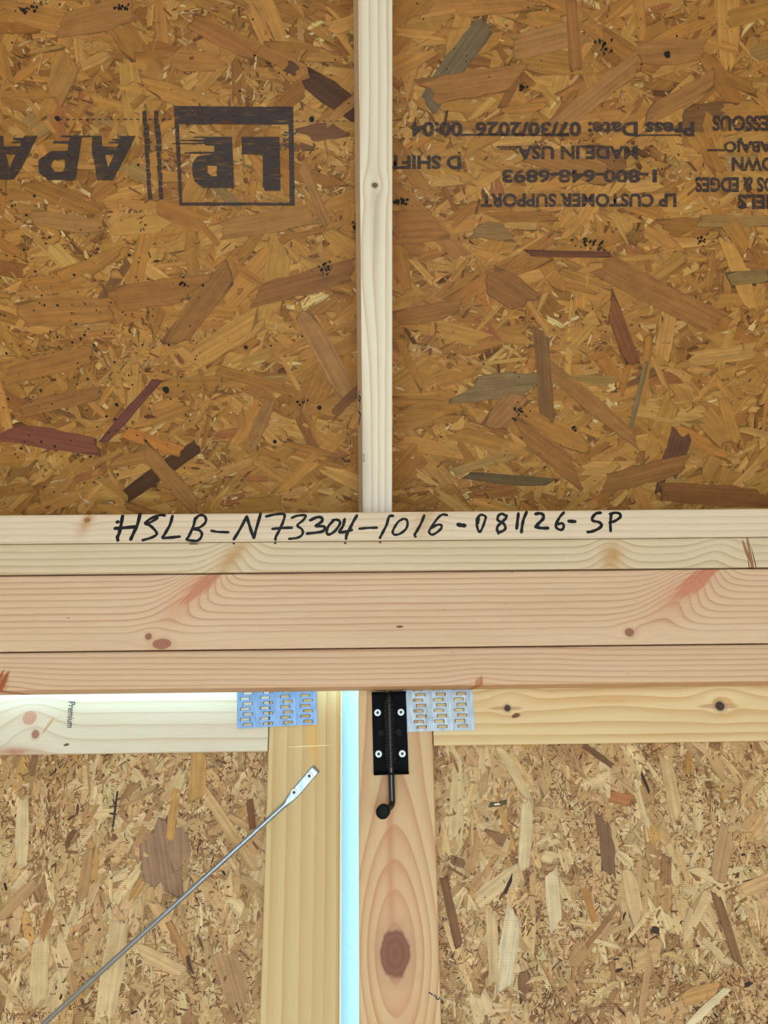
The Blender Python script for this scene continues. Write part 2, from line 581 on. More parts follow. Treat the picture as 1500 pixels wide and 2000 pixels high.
def strand_geo(L, W, rng, nr=5, taper=0.25, rag=0.35, skirt=0.0006, nc=3):
    """one wood strand: nc columns by nr rows, torn ends, a skirt for its thickness"""
    v = np.linspace(-0.5, 0.5, nc)
    rows = np.concatenate([[-.5], np.linspace(-.27, .27, nr - 2) if nr > 3 else [0.0], [.5]])
    x = rows[:, None] * L * np.ones((1, nc))
    prof = 1 - taper * rng.random() * np.abs(np.linspace(-1, 1, nr)) ** 3
    prof = prof * (1 + rng.normal(0, 0.06, nr))
    y = v[None] * W * prof[:, None] + (np.linspace(-1, 1, nr) ** 2)[:, None] * rng.normal(0, 0.06) * W
    y = y + rng.normal(0, 0.030, (nr, nc)) * W * (2.0 / (nc - 1))
    sk = rng.normal(0, 0.45) * W
    for e in (0, -1):
        off = rng.normal(0, rag, nc) * W * 0.5 + (sk if rng.random() < .6 else rng.normal(0, .4) * W) * v * 2
        x[e] += np.clip(off, -.19 * L, .19 * L)
    P = np.stack([x, y, np.zeros_like(x)], -1).reshape(-1, 3)
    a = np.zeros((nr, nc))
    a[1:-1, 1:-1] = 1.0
    Fc = []
    idx = np.arange(nr * nc).reshape(nr, nc)
    for i in range(nr - 1):
        for j in range(nc - 1):
            Fc.append((idx[i, j], idx[i + 1, j], idx[i + 1, j + 1], idx[i, j + 1]))
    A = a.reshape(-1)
    if skirt:
        ring = list(idx[:, 0]) + list(idx[-1, 1:-1]) + list(idx[::-1, -1]) + list(idx[0, 1:-1][::-1])
        n0 = len(P)
        Q = P[ring].copy()
        Q[:, 2] -= skirt
        P = np.vstack([P, Q])
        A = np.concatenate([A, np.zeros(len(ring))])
        m = len(ring)
        for k in range(m):
            Fc.append((ring[k], n0 + k, n0 + (k + 1) % m, ring[(k + 1) % m]))
    return P, Fc, A


class Strands:
    def __init__(self):
        self.V, self.F, self.C, self.U, self.n = [], [], [], [], 0

    def add(self, geo, cx, cy, z, ang, col, rnd, tilt):
        P, Fc, A = geo
        c, s = math.cos(ang), math.sin(ang)
        Q = np.empty_like(P)
        Q[:, 0] = cx + P[:, 0] * c - P[:, 1] * s
        Q[:, 1] = cy + P[:, 0] * s + P[:, 1] * c
        Q[:, 2] = z + P[:, 2] + P[:, 0] * tilt[0] + P[:, 1] * tilt[1]
        self.V.append(Q)
        self.F.extend([tuple(int(i) + self.n for i in f) for f in Fc])
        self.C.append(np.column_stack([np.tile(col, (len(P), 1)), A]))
        self.U.append(np.column_stack([P[:, 0], P[:, 1], np.full(len(P), rnd)]))
        self.n += len(P)

    def build(self, name, mat, parent, M=None, origin=None):
        V = np.vstack(self.V)
        if origin is not None:
            V = V - np.array(origin)
        me = bpy.data.meshes.new(name)
        me.from_pydata(V.tolist(), [], self.F)
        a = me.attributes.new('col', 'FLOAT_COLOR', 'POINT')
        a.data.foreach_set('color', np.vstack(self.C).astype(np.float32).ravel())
        a = me.attributes.new('suv', 'FLOAT_VECTOR', 'POINT')
        a.data.foreach_set('vector', np.vstack(self.U).astype(np.float32).ravel())
        me.materials.append(mat)
        me.update()
        M = Matrix.Translation(origin) if origin is not None else M
        return obj(name, me, parent, M)


def pick(rng, pal):
    wts = np.array([p[0] for p in pal], float)
    k = rng.choice(len(pal), p=wts / wts.sum())
    c = np.array(lin(*pal[k][1:4]))
    return np.clip(c * (1 + rng.normal(0, 0.06)) * (1 + rng.normal(0, 0.02, 3)), 0.003, 1)


def cover(panel, bounds, layers, seed, mat, n_single, placed=()):
    """lays strands over a panel: the largest and all placed ones are parts, the rest one mass"""
    rng = np.random.default_rng(seed)
    mass, singles = Strands(), []
    x0, x1, y0, y1 = bounds
    area = (x1 - x0) * (y1 - y0)
    for ly in layers:
        K = rng.random((max(3, int(area * 110)), 2)) * [x1 - x0, y1 - y0] + [x0, y0]
        n = int(ly['per_m2'] * area)
        for i in range(n):
            L = np.clip(rng.lognormal(math.log(ly['L'][0]), ly['L'][1]), ly['L'][2], ly['L'][3])
            W = np.clip(rng.lognormal(math.log(ly['W'][0]), ly['W'][1]), ly['W'][2], min(ly['W'][3], L * 0.6))
            ang = rng.normal(ly['ang'][0], ly['ang'][1]) if rng.random() < ly['ang'][2] else rng.random() * math.pi
            col = pick(rng, ly['pal'])
            geo = strand_geo(L, W, rng, ly.get('rows', 5), ly.get('taper', 0.3), ly.get('rag', 0.35), ly.get('skirt', 0.0005), ly.get('cols', 3))
            if rng.random() < ly.get('clump', 0):
                px_, py_ = K[rng.integers(len(K))] + rng.normal(0, .022, 2)
                if not (x0 < px_ < x1 and y0 < py_ < y1):
                    continue
            else:
                px_, py_ = rng.uniform(x0, x1), rng.uniform(y0, y1)
            item = (geo, px_, py_, rng.uniform(*ly['z']), ang, col, rng.random(), rng.normal(0, ly.get('tilt', 0.003), 2), L * W)
            if ly.get('single'):
                singles.append(item)
            else:
                mass.add(*item[:8])
    singles.sort(key=lambda t: -t[8])
    for it in singles[n_single:]:
        mass.add(*it[:8])
    out = list(singles[:n_single])
    for ip, (cx, cy, L, W, ang, col, z) in enumerate(placed):
        z += ip * 6e-6
        geo = strand_geo(L, W, rng, 7, 0.2, 0.16, 0.0006, 6)
        out.append((geo, cx, cy, z, ang, np.array(col), rng.random(), (0, 0), L * W))
    for it in out:
        s = Strands()
        s.add(*it[:8])
        s.build('strand', mat, panel, origin=(it[1], it[2], it[3]))
    o = mass.build('strand_layer', mat, panel)
    tag(o, kind='stuff')
    return o


def placed_list(M, rows):
    """pixel ends of a strand -> centre, length, width, angle on the panel"""
    out = []
    for (ax, ay, bx, by, wpx, col, z) in rows:
        a, b = loc(ax, ay, M), loc(bx, by, M)
        d = b - a
        mid = (a + b) / 2
        s = (loc(ax + 1, ay, M) - a).length
        out.append((mid.x, mid.y, d.length, wpx * s, math.atan2(d.y, d.x), lin(*col), z))
    return out


# roof panel
pA, pB, pC, pD = loc(-160, -160, M_ROOF), loc(1660, -160, M_ROOF), loc(-160, 1030, M_ROOF), loc(1660, 1030, M_ROOF)
rb = (-0.72, 0.72, -0.05, max(pA.y, pB.y) + 0.02)
m_roofbase = osb_base('roof_panel_core', lin(168, 118, 62), lin(120, 78, 38))
roof = box('ceiling', -1.95, 1.95, -0.07, 1.02, -0.011, 0, m_roofbase, None, M_ROOF)
tag(roof, 'golden brown strand board roof panel with upside-down black mill printing', 'ceiling', kind='structure')
PAL_A = [(5, 182, 130, 63), (5, 172, 120, 55), (4, 188, 138, 70), (3, 162, 110, 49), (1.5, 194, 146, 79), (.7, 148, 98, 46), (.3, 160, 102, 55), (.15, 126, 86, 48), (.2, 160, 124, 70)]
PAL_AF = [(4, 182, 134, 69), (3, 198, 156, 90), (3, 164, 114, 53), (1.0, 216, 184, 120), (2, 140, 92, 40), (.7, 104, 64, 28)]
roof_layers = [
    dict(per_m2=7000, L=(.020, .5, .006, .06), W=(.0055, .45, .002, .013), ang=(0, .7, .5), pal=PAL_AF, z=(.0002, .0008), rows=3, skirt=.0004, tilt=.014, rag=.7),
    dict(per_m2=2300, L=(.058, .38, .025, .12), W=(.0105, .45, .004, .022), ang=(0, .62, .65), pal=PAL_A, z=(.0004, .0012), tilt=.005, cols=4, rag=.6),
    dict(per_m2=600, L=(.088, .28, .05, .15), W=(.020, .32, .010, .036), ang=(0, .55, .7), pal=PAL_A, z=(.0006, .0013), single=True, tilt=.005, cols=6, rows=6, rag=.35),
    dict(per_m2=5000, L=(.007, .5, .003, .022), W=(.0024, .45, .0008, .006), ang=(0, .7, .4), pal=[(2, 196, 154, 100), (.8, 214, 184, 136), (3, 172, 122, 68), (2.0, 124, 80, 42)], z=(.0009, .0013), rows=3, skirt=.0003, tilt=.006, rag=.9, clump=.75),
]
Zt = .00155
roof_placed = placed_list(M_ROOF, [
    (948, 45, 832, 205, 46, (122, 102, 74), Zt), (835, 178, 1012, 150, 50, (168, 116, 60), Zt + .0002),
    (1005, 95, 1130, 62, 46, (172, 124, 70), Zt), (600, 150, 712, 232, 42, (88, 56, 32), Zt), (592, 262, 668, 254, 30, (124, 82, 54), Zt),
    (560, 128, 580, 138, 22, (98, 66, 42), Zt), (640, 238, 700, 190, 18, (176, 126, 70), Zt + .0002),
    (902, 760, 1048, 748, 52, (136, 110, 72), Zt), (1056, 648, 1068, 816, 29, (130, 92, 54), Zt + .0002),
    (1332, 848, 1306, 925, 46, (106, 68, 46), Zt), (1298, 915, 1285, 962, 14, (96, 62, 40), Zt), (910, 930, 1076, 943, 19, (108, 86, 54), Zt),
    (1262, 706, 1231, 838, 10, (134, 110, 74), Zt), (1192, 590, 1236, 712, 30, (132, 82, 46), Zt),
    (8, 842, 192, 872, 40, (134, 78, 58), Zt), (203, 862, 308, 742, 17, (118, 68, 56), Zt),
    (246, 968, 386, 870, 30, (86, 54, 30), Zt), (282, 876, 384, 992, 34, (164, 114, 60), Zt + .0002), (242, 842, 356, 884, 24, (186, 120, 52), Zt),
    (336, 668, 446, 528, 42, (150, 104, 54), Zt), (592, 610, 682, 772, 42, (166, 120, 72), Zt), (504, 578, 690, 528, 46, (146, 98, 52), Zt),
    (218, 585, 386, 562, 50, (160, 108, 52), Zt), (40, 610, 220, 602, 54, (170, 118, 58), Zt), (375, 40, 500, 105, 38, (166, 112, 54), Zt),
    (120, 55, 260, 20, 46, (168, 118, 62), Zt), (105, 190, 140, 120, 44, (172, 124, 66), Zt), (1115, 0, 1125, 140, 24, (160, 108, 56), Zt),
    (1245, 105, 1370, 100, 44, (164, 114, 60), Zt), (1095, 240, 1245, 120, 36, (170, 122, 68), Zt), (1262, 230, 1395, 155, 34, (160, 112, 60), Zt),
    (955, 540, 1030, 590, 60, (146, 98, 52), Zt), (1030, 495, 1192, 498, 12, (112, 66, 44), Zt + .0002), (1175, 520, 1400, 635, 46, (158, 108, 56), Zt),
    (770, 370, 905, 500, 34, (164, 112, 58), Zt), (770, 445, 860, 440, 60, (162, 108, 52), Zt), (925, 447, 998, 455, 30, (148, 112, 66), Zt),
    (770, 625, 900, 600, 34, (154, 104, 52), Zt), (1050, 700, 1240, 860, 30, (158, 110, 58), Zt), (960, 830, 1015, 770, 44, (160, 112, 64), Zt),
    (1020, 840, 1130, 925, 44, (156, 106, 54), Zt), (1290, 960, 1500, 975, 40, (142, 92, 46), Zt), (1180, 945, 1340, 905, 40, (150, 102, 52), Zt),
    (1420, 545, 1500, 538, 26, (142, 114, 70), Zt), (650, 810, 700, 760, 18, (126, 84, 48), Zt), (490, 870, 530, 780, 24, (158, 112, 62), Zt),
    (220, 905, 330, 880, 26, (168, 116, 58), Zt - .0003), (590, 320, 640, 440, 20, (164, 116, 64), Zt), (430, 450, 610, 420, 40, (166, 118, 62), Zt),
    (60, 425, 200, 445, 32, (168, 122, 66), Zt), (1150, 285, 1220, 330, 24, (136, 92, 50), Zt), (1040, 300, 1200, 352, 40, (160, 110, 56), Zt - .0002),
    (380, 330, 470, 405, 18, (140, 110, 66), Zt - .0002), (5, 735, 180, 690, 40, (166, 114, 56), Zt), (40, 800, 200, 765, 30, (154, 106, 56), Zt),
])
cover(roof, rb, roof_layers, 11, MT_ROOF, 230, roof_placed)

# mould specks on the roof boards
rng = np.random.default_rng(5)
m_mould = plain('black_mould', lin(34, 28, 22), 0.8)
V, Fc = [], []


def speck(c, r):
    n = 7
    i0 = len(V)
    ph = rng.random() * 6
    for k in range(n):
        rr = r * rng.uniform(0.65, 1.2)
        V.append((c.x + rr * math.cos(ph + k * 6.283 / n), c.y + rr * math.sin(ph + k * 6.283 / n), .0021))
    Fc.append(tuple(range(i0, i0 + n)))


for k in range(260):
    px, py = rng.normal(150, 150), rng.normal(700, 150)
    if py > 985 or px < -80:
        continue
    speck(loc(px, py, M_ROOF), rng.choice([.0009, .0013, .0019], p=[.45, .4, .15]))
for k in range(150):
    speck(loc(rng.uniform(-50, 1550), rng.uniform(-30, 985), M_ROOF), rng.uniform(.0005, .0014))
for px, py, r in ((1302, 107, .005), (113, 232, .0036), (610, 234, .0036), (325, 761, .005), (229, 790, .0032), (538, 862, .003), (624, 796, .0032), (480, 678, .0034)):
    speck(loc(px, py, M_ROOF), r)
for cx, cy, n, sx, sy in ((1150, 476, 26, 26, 9), (1372, 470, 12, 9, 9), (1015, 805, 22, 14, 16), (632, 527, 22, 16, 12), (240, 15, 18, 18, 7), (55, 18, 18, 24, 9), (780, 395, 16, 12, 8), (1180, 90, 20, 14, 16), (1020, 172, 10, 10, 8), (590, 783, 10, 10, 6), (1120, 836, 10, 10, 5), (360, 556, 10, 14, 8), (692, 440, 12, 8, 8)):
    for k in range(n):
        speck(loc(rng.normal(cx, sx * .55), rng.normal(cy, sy * .55), M_ROOF), rng.uniform(.0007, .0022))
tag(mesh('mould_specks', V, Fc, m_mould, roof), 'black mould specks on the roof boards', kind='stuff')

# printing on the roof boards (reads upside down)
m_print = ink('mill_ink', lin(62, 50, 50), (30, 900), 0.435, 0.09)
ZI = .0020


def printed(name, loops_px):
    loops = [[tuple(loc(px, py, M_ROOF)[:2]) for px, py in lp] for lp in loops_px]
    me = filled(loops)
    me.materials.append(m_print)
    return obj(name, me, roof, Matrix.Translation((0, 0, ZI)))


def printed_text(body, x0, x1, y0, y1, bold=0.018):
    """a line of print inside a pixel box, turned upside down"""
    me = text_mesh(body, bold)
    for v in me.vertices:
        p = loc(x1 - v.co.x * (x1 - x0), y0 + v.co.y * (y1 - y0), M_ROOF)
        v.co = (p.x, p.y, 0)
    me.materials.append(m_print)
    o = obj('printed_line', me, roof, Matrix.Translation((0, 0, ZI)))
    return tag(o, 'upside-down black printed line')


for t in (("LP CUSTOMER SUPPORT", 938, 1320, 378, 405), ("1-800-648-6893", 980, 1282, 331, 358), ("MADE IN USA", 1010, 1245, 285, 312),
          ("Press Date: 07/30/2026  00:04", 802, 1355, 238, 268), ("D SHIFT", 760, 900, 304, 331), ("PANELS", 1440, 1566, 380, 409),
          ("ENDS & EDGES", 1357, 1548, 346, 376), ("SIDE DOWN", 1428, 1610, 307, 335), ("LADO ABAJO", 1412, 1598, 270, 298), ("DESSOUS", 1390, 1524, 226, 257)):
    printed_text(*t, bold=0.040)
# smears where the print dragged
for (x0, x1, y0, y1) in ((970, 1015, 286, 289), (975, 1010, 291, 293), (1380, 1415, 292, 296), (1130, 1180, 285, 288), (900, 1110, 262, 266), (1240, 1330, 263, 266)):
    printed('print_smear', [[(x0, y0), (x1, y0), (x1, y1), (x0, y1)]])
q = lambda pts, ox=0, oy=200, s=5.0: [(ox + x / s, oy + y / s) for x, y in pts]
# the emblem: frame with a heavy bar, and the two letters
printed('printed_emblem_frame', [[(340, 208), (573, 209), (576, 402), (351, 402)], [(350, 243), (564, 244), (566, 396), (357, 396)]])
printed('printed_letter', [q([(760, 340), (1130, 340), (1142, 865), (990, 868), (972, 830), (965, 520), (765, 508)], 320)])
printed('printed_letter', [q([(290, 338), (668, 340), (690, 838), (380, 840), (300, 770), (282, 700), (282, 600), (330, 530), (500, 505), (205, 502), (205, 488), (495, 485), (495, 425), (410, 425), (400, 410), (90, 412), (80, 400), (400, 395), (400, 385), (145, 380), (145, 368), (400, 366), (390, 350), (290, 348)], 320),
                            q([(428, 622), (520, 622), (520, 720), (470, 722), (425, 690)], 320)])
printed('printed_letter', [q([(1160, 330), (1332, 332), (1225, 545), (1105, 762), (955, 765), (930, 610), (900, 480), (905, 330), (1000, 330), (1000, 432), (1140, 440), (1165, 405), (1065, 402), (1065, 390), (1170, 388), (1100, 372), (1100, 360), (1190, 358), (1165, 342)]),
                            q([(1030, 515), (1120, 515), (1062, 640)])])
printed('printed_letter', [q([(600, 326), (900, 328), (900, 342), (805, 345), (780, 500), (760, 640), (738, 762), (470, 760), (385, 690), (378, 570), (500, 478), (668, 476), (672, 405), (525, 402), (525, 382), (670, 380), (690, 345), (600, 340)]),
                            q([(490, 610), (545, 560), (640, 560), (640, 640), (615, 680), (540, 680)])])
printed('printed_letter', [q([(245, 328), (372, 330), (215, 650), (140, 757), (-60, 757), (-60, 330), (38, 330), (45, 430), (205, 430), (208, 402), (120, 400), (120, 385), (215, 383), (135, 366), (135, 350), (235, 350)]),
                            q([(65, 510), (160, 510), (98, 645)])])
for xa, xb in ((281, 286), (303, 308)):
    for i in range(13):
        y = 217 + i * 13.4
        sh = i * 0.9 + random.uniform(-1, 1)
        printed('printed_bar', [[(xa + sh - 2, y), (xa + sh + (9 if 1 < i < 6 else 6), y), (xa + sh + (9 if 1 < i < 6 else 6.6), y + 12.4), (xa + sh - 1.4, y + 12.4)]])
for i in range(18):
    x = 118 + i * 12.4 if i < 17 else 330
    printed('print_dash', [[(x, 233), (x + random.uniform(4, 9), 233), (x + 6, 235), (x, 235)]])
for i in range(9):
    x = 578 + i * 13
    printed('print_dash', [[(x, 236.5), (x + random.uniform(4, 9), 236.5), (x + 6, 238), (x, 238)]])
smudges = [[(556, 259), (562, 260), (568, 261), (576, 262), (580, 258)], [(553, 263), (556, 265), (561, 264)], [(555, 271), (556, 275), (564, 272)], [(554, 277), (556, 277)],
           [(553.5, 283), (555, 285), (558, 283)], [(562, 285), (563, 286)], [(556, 293), (559, 289)], [(568, 284), (571, 290)]]
# ------------------------------------------------------------------ handwriting on the top plate
m_marker = ink('marker_ink', lin(20, 17, 20), (700, 160), 0.37, 0.07, 0.4)
m_dark = plain('dark_pen', lin(40, 36, 36), 0.5)
HW = [
    ('H', 200, 27, [[(198, 145), (185, 220), (165, 310), (148, 350), (152, 380)], [(368, 125), (345, 220), (310, 300), (278, 370)], [(125, 265), (200, 260), (330, 248)], [(144, 203), (156, 201)]]),
    ('S', 200, 22, [[(610, 140), (570, 135), (480, 165), (420, 215), (470, 240), (520, 290), (530, 325), (480, 355), (395, 380)], [(540, 165), (470, 205), (430, 222)]]),
    ('L', 200, 24, [[(685, 145), (660, 230), (610, 320), (592, 355), (660, 355), (755, 345)]]),
    ('B', 200, 22, [[(905, 165), (890, 240), (845, 340), (825, 372), (870, 384), (930, 384), (965, 350), (970, 310), (940, 280), (885, 272), (950, 255), (1005, 210), (1010, 165), (980, 135), (935, 145), (900, 190)]]),
    ('-', 200, 20, [[(1065, 288), (1120, 298), (1230, 303)]]),
    ('N', 440, 24, [[(85, 370), (140, 280), (210, 150)], [(210, 150), (235, 230), (260, 310), (280, 355)], [(280, 355), (300, 280), (345, 125)]]),
    ('7', 440, 22, [[(400, 148), (480, 130), (560, 122), (580, 140), (565, 200), (530, 280), (495, 345), (490, 374)], [(460, 270), (540, 262), (650, 258)]]),
    ('3', 440, 20, [[(650, 162), (710, 140), (785, 140), (760, 185), (705, 235), (750, 275), (755, 320), (710, 355), (625, 367)]]),
    ('3', 440, 24, [[(830, 185), (900, 155), (945, 165), (940, 200), (885, 240), (960, 245), (970, 275), (930, 300), (800, 315)]]),
    ('0', 440, 22, [[(1060, 185), (1010, 240), (990, 300), (1010, 325), (1060, 300), (1110, 240), (1120, 200), (1090, 180), (1050, 185)]]),
    ('4', 440, 24, [[(1165, 175), (1150, 240), (1115, 300), (1160, 300), (1235, 280)], [(1285, 140), (1250, 200), (1210, 280), (1185, 330), (1180, 365)]]),
    ('-', 440, 20, [[(1310, 268), (1400, 260), (1480, 258)]]),
    ('1', 680, 22, [[(438, 142), (400, 150), (375, 230), (340, 300), (310, 358)]]),
    ('0', 680, 20, [[(540, 170), (490, 200), (450, 260), (435, 300), (450, 325), (500, 320), (560, 275), (580, 225), (570, 180), (530, 172)]]),
    ('1', 680, 22, [[(742, 140), (710, 220), (665, 300), (650, 325), (657, 345)]]),
    ('6', 680, 20, [[(965, 135), (920, 130), (870, 170), (815, 250), (790, 295), (810, 325), (850, 315), (905, 270), (910, 235), (870, 230), (810, 265)]]),
    ('-', 680, 34, [[(1075, 228), (1110, 235), (1135, 237)]]),
    ('0', 680, 20, [[(1300, 130), (1270, 150), (1255, 190), (1260, 250), (1282, 300), (1310, 260), (1335, 190), (1342, 150), (1310, 132)], [(1275, 155), (1268, 215)]]),
    ('8', 920, 22, [[(335, 140), (300, 122), (265, 145), (262, 185), (310, 210), (335, 250), (325, 280), (280, 300), (255, 285), (260, 245), (300, 205), (340, 165), (345, 140)], [(262, 290), (268, 315)]]),
    ('1', 920, 24, [[(462, 120), (455, 180), (445, 265)]]),
    ('1', 920, 24, [[(542, 105), (515, 170), (500, 230), (492, 300)]]),
    ('2', 920, 26, [[(630, 125), (670, 118), (705, 135), (700, 175), (660, 215), (630, 250)], [(630, 250), (690, 262), (750, 262)]]),
    ('6', 920, 22, [[(905, 110), (870, 150), (830, 220), (835, 260), (880, 280), (905, 250), (890, 215), (840, 225)]]),
    ('-', 920, 28, [[(955, 195), (1015, 198)]]),
    ('S', 920, 24, [[(1265, 112), (1220, 120), (1185, 160), (1190, 190), (1250, 205), (1275, 235), (1240, 270), (1180, 295), (1140, 300)]]),
    ('P', 920, 22, [[(1370, 120), (1360, 200), (1362, 290)], [(1355, 125), (1410, 112), (1455, 125), (1455, 155), (1410, 190), (1350, 210)]]),
]


def ribbon(strokes, width, M, z):
    """pen strokes as flat ribbons with round ends on plane z of frame M; strokes in pixels"""
    V, Fc = [], []
    zz = z
    for st in strokes:
        pts = catmull(st, 7)
        L = [loc(p.x, p.y, M) for p in pts]
        L = [Vector((p.x, p.y)) for p in L]
        n = len(L)
        for i in range(n - 1):
            a, b = L[i], L[i + 1]
            d = b - a
            if d.length < 1e-7:
                continue
            d.normalize()
            zz += 3e-7
            i0 = len(V)
            # each step is a small capsule so joints stay round
            r = width / 2 * (1 + 0.10 * math.sin(i * 0.7))
            base = math.atan2(d.y, d.x)
            for k in range(5):
                q_ = base + math.pi / 2 + math.pi * k / 4
                V.append((a.x + r * math.cos(q_), a.y + r * math.sin(q_), zz))
            for k in range(5):
                q_ = base - math.pi / 2 + math.pi * k / 4
                V.append((b.x + r * math.cos(q_), b.y + r * math.sin(q_), zz))
            Fc.append(tuple(range(i0, i0 + 10)))
    return V, Fc


for st in smudges:
    V, Fc = ribbon([st], .0016, M_ROOF, ZI + .0001)
    tag(mesh('print_smudge', V, Fc, m_dark, roof), 'small smudged print beside the emblem')
for ch, ox, wd, strokes in HW:
    V, Fc = ribbon([[(ox + x / 5, 979.2 + y / 5) for x, y in st] for st in strokes], wd * 1.22 / 5 / 1.60 / 1000, M_HEAD, 0.0004)
    mesh('handwritten_character', V, Fc, m_marker, plate1)
plate2 = [o for o in bpy.data.objects if o.name.startswith('top_plate')][1]
for st in ([(371, 1063), (387, 1063)], [(456.5, 1062.2), (458, 1062.2)], [(537, 1061.4), (538.4, 1061.4)], [(673.5, 1061.4), (675.4, 1061.4)], [(742, 1060), (743, 1060)]):
    V, Fc = ribbon([st], .0012 if st[1][0] - st[0][0] > 5 else .0022, M_HEAD, 0.0014)
    mesh('pen_mark', V, Fc, m_dark, plate2)

# ------------------------------------------------------------------ the two doors
PAL_B = [(5, 201, 164, 115), (4, 191, 153, 104), (4, 211, 180, 133), (2.5, 176, 136, 89), (1.2, 156, 117, 76), (.6, 191, 145, 85), (.3, 136, 99, 65)]
PAL_BF = [(4, 195, 157, 107), (3, 211, 180, 135), (3, 172, 130, 85), (1.4, 142, 99, 61)]
PAL_BD = [(3, 135, 92, 56), (2, 105, 67, 37), (3, 152, 109, 68), (.6, 62, 40, 26)]
door_layers = [
    dict(per_m2=22000, L=(.013, .5, .004, .035), W=(.0045, .45, .0015, .010), ang=(1.57, .9, .4), pal=PAL_BF, z=(.0002, .0008), rows=3, skirt=.0004, tilt=.018, rag=.8),
    dict(per_m2=5200, L=(.036, .45, .015, .085), W=(.0085, .45, .003, .018), ang=(1.5, .5, .65), pal=PAL_B, z=(.0004, .0011), tilt=.008, cols=4, rag=.6),
    dict(per_m2=900, L=(.064, .32, .03, .13), W=(.0165, .32, .009, .030), ang=(1.5, .38, .75), pal=PAL_B, z=(.0005, .0010), single=True, tilt=.006, cols=6, rows=6, rag=.4),
    dict(per_m2=20000, L=(.0055, .5, .002, .016), W=(.0024, .45, .0008, .006), ang=(1.57, .9, .3), pal=PAL_BF, z=(.0007, .0012), rows=3, skirt=.0003, tilt=.008, rag=.9, clump=.8),
    dict(per_m2=21000, L=(.0044, .5, .0015, .018), W=(.0013, .45, .0005, .0035), ang=(1.4, .8, .6), pal=PAL_BD, z=(.0009, .0013), rows=3, skirt=.0003, tilt=.004, taper=.8, rag=.8, clump=.72),
]
m_doorbase = osb_base('door_panel_core', lin(176, 136, 90), lin(140, 98, 58))
Z_DTOP = hz(1340.5) + 0.026
Z_DTOP1 = hz(1340.5) + 0.015


def dl(M, px, py):
    p = loc(px, py, M)
    return p.x, p.y


def make_door(name, M, label):
    e = bpy.data.objects.new(name, None)
    COL.objects.link(e)
    e.matrix_world = M
    return tag(e, label, 'door', kind='structure')


# local frame of an upright board inside a door frame: x up, y to the left, z to the room
UPR = Matrix(((0, -1, 0, 0), (1, 0, 0, 0), (0, 0, 1, 0), (0, 0, 0, 1)))


def upright(door, M, x0, x1, y0, y1, mat, label=None):
    o = box('stile', y0, y1, -x1, -x0, -0.038, 0, mat, door, UPR, 0.0022)
    return tag(o, label)


def up_xy(M, px, py):
    x, y = dl(M, px, py)
    return y, -x


Y_FLOOR = -CAM_Z + 0.03
door1 = make_door('door_1', M_D1, 'left shed door leaf standing slightly ajar, crossed by a thin steel rod')
door2 = make_door('door_2', M_D2, 'right shed door leaf carrying the black spring bolt')
# left door
s1a, s1b = dl(M_D1, 519.5, 1600)[0], dl(M_D1, 663.6, 1600)[0]
m_s1 = wood('pine_left_stile', lin(208, 182, 134), lin(184, 144, 88), 62, 31.0, 0.004, contrast=0.42, streak=0.05, warp_len=0.8, line_pow=1.6,
            stains=[(*up_xy(M_D1, 610, 1440), 0.12, .035, .006, lin(214, 164, 84), .8), (*up_xy(M_D1, 625, 1900), 0, .1, .02, lin(196, 170, 122), .5), (*up_xy(M_D1, 600, 1457.5), 1.60, .034, .0007, lin(240, 226, 176), 1.1)])
upright(door1, M_D1, s1a, s1b, Y_FLOOR, Z_DTOP1, m_s1, 'yellowish pine stile beside the pale strip')
r1b = dl(M_D1, 250, 1472)[1]
m_r1 = wood('pine_left_rail', lin(214, 205, 184), lin(178, 140, 98), 70, 41.0, 0.006, contrast=0.42, streak=0.05, warp_len=1.5, line_pow=5.0, fuzz=.1,
            bends=[(*dl(M_D1, 62, 1420), 0.3, .035, .03, .018), (*dl(M_D1, -5, 1450), 0, .02, .02, -.012)],
            stains=[(*dl(M_D1, 30, 1468), 0, .03, .006, lin(176, 126, 96), .8), (*dl(M_D1, 130, 1454), .2, .004, .0018, lin(96, 54, 36), 2.0), (*dl(M_D1, 95, 1415), 1.0, .012, .002, lin(190, 148, 100), 1.0)],
            knots=[(*dl(M_D1, 58, 1402), .0095, .009, lin(196, 152, 126), 1.7, 1.4), (*dl(M_D1, 69, 1434), .005, .0058, lin(160, 114, 88), 1.8, 1.2)])
rail1 = tag(box('rail', -0.80, s1a - 0.0008, r1b, Z_DTOP1, -0.038, 0, m_r1, door1, None, 0.0025), 'pale top rail stamped with a grade word')
upright(door1, M_D1, -0.889, -0.80, Y_FLOOR, Z_DTOP1, m_s1)
box('rail', -0.80, s1a - 0.0008, Y_FLOOR, Y_FLOOR + 0.089, -0.038, 0, m_r1, door1, None, 0.0025)
panel1 = box('strand_board', -0.889, s1b, Y_FLOOR, Z_DTOP1, -0.050, -0.0382, m_doorbase, door1, Matrix.Identity(4))
panel1_M = M_D1 @ Matrix.Translation((0, 0, -0.038))
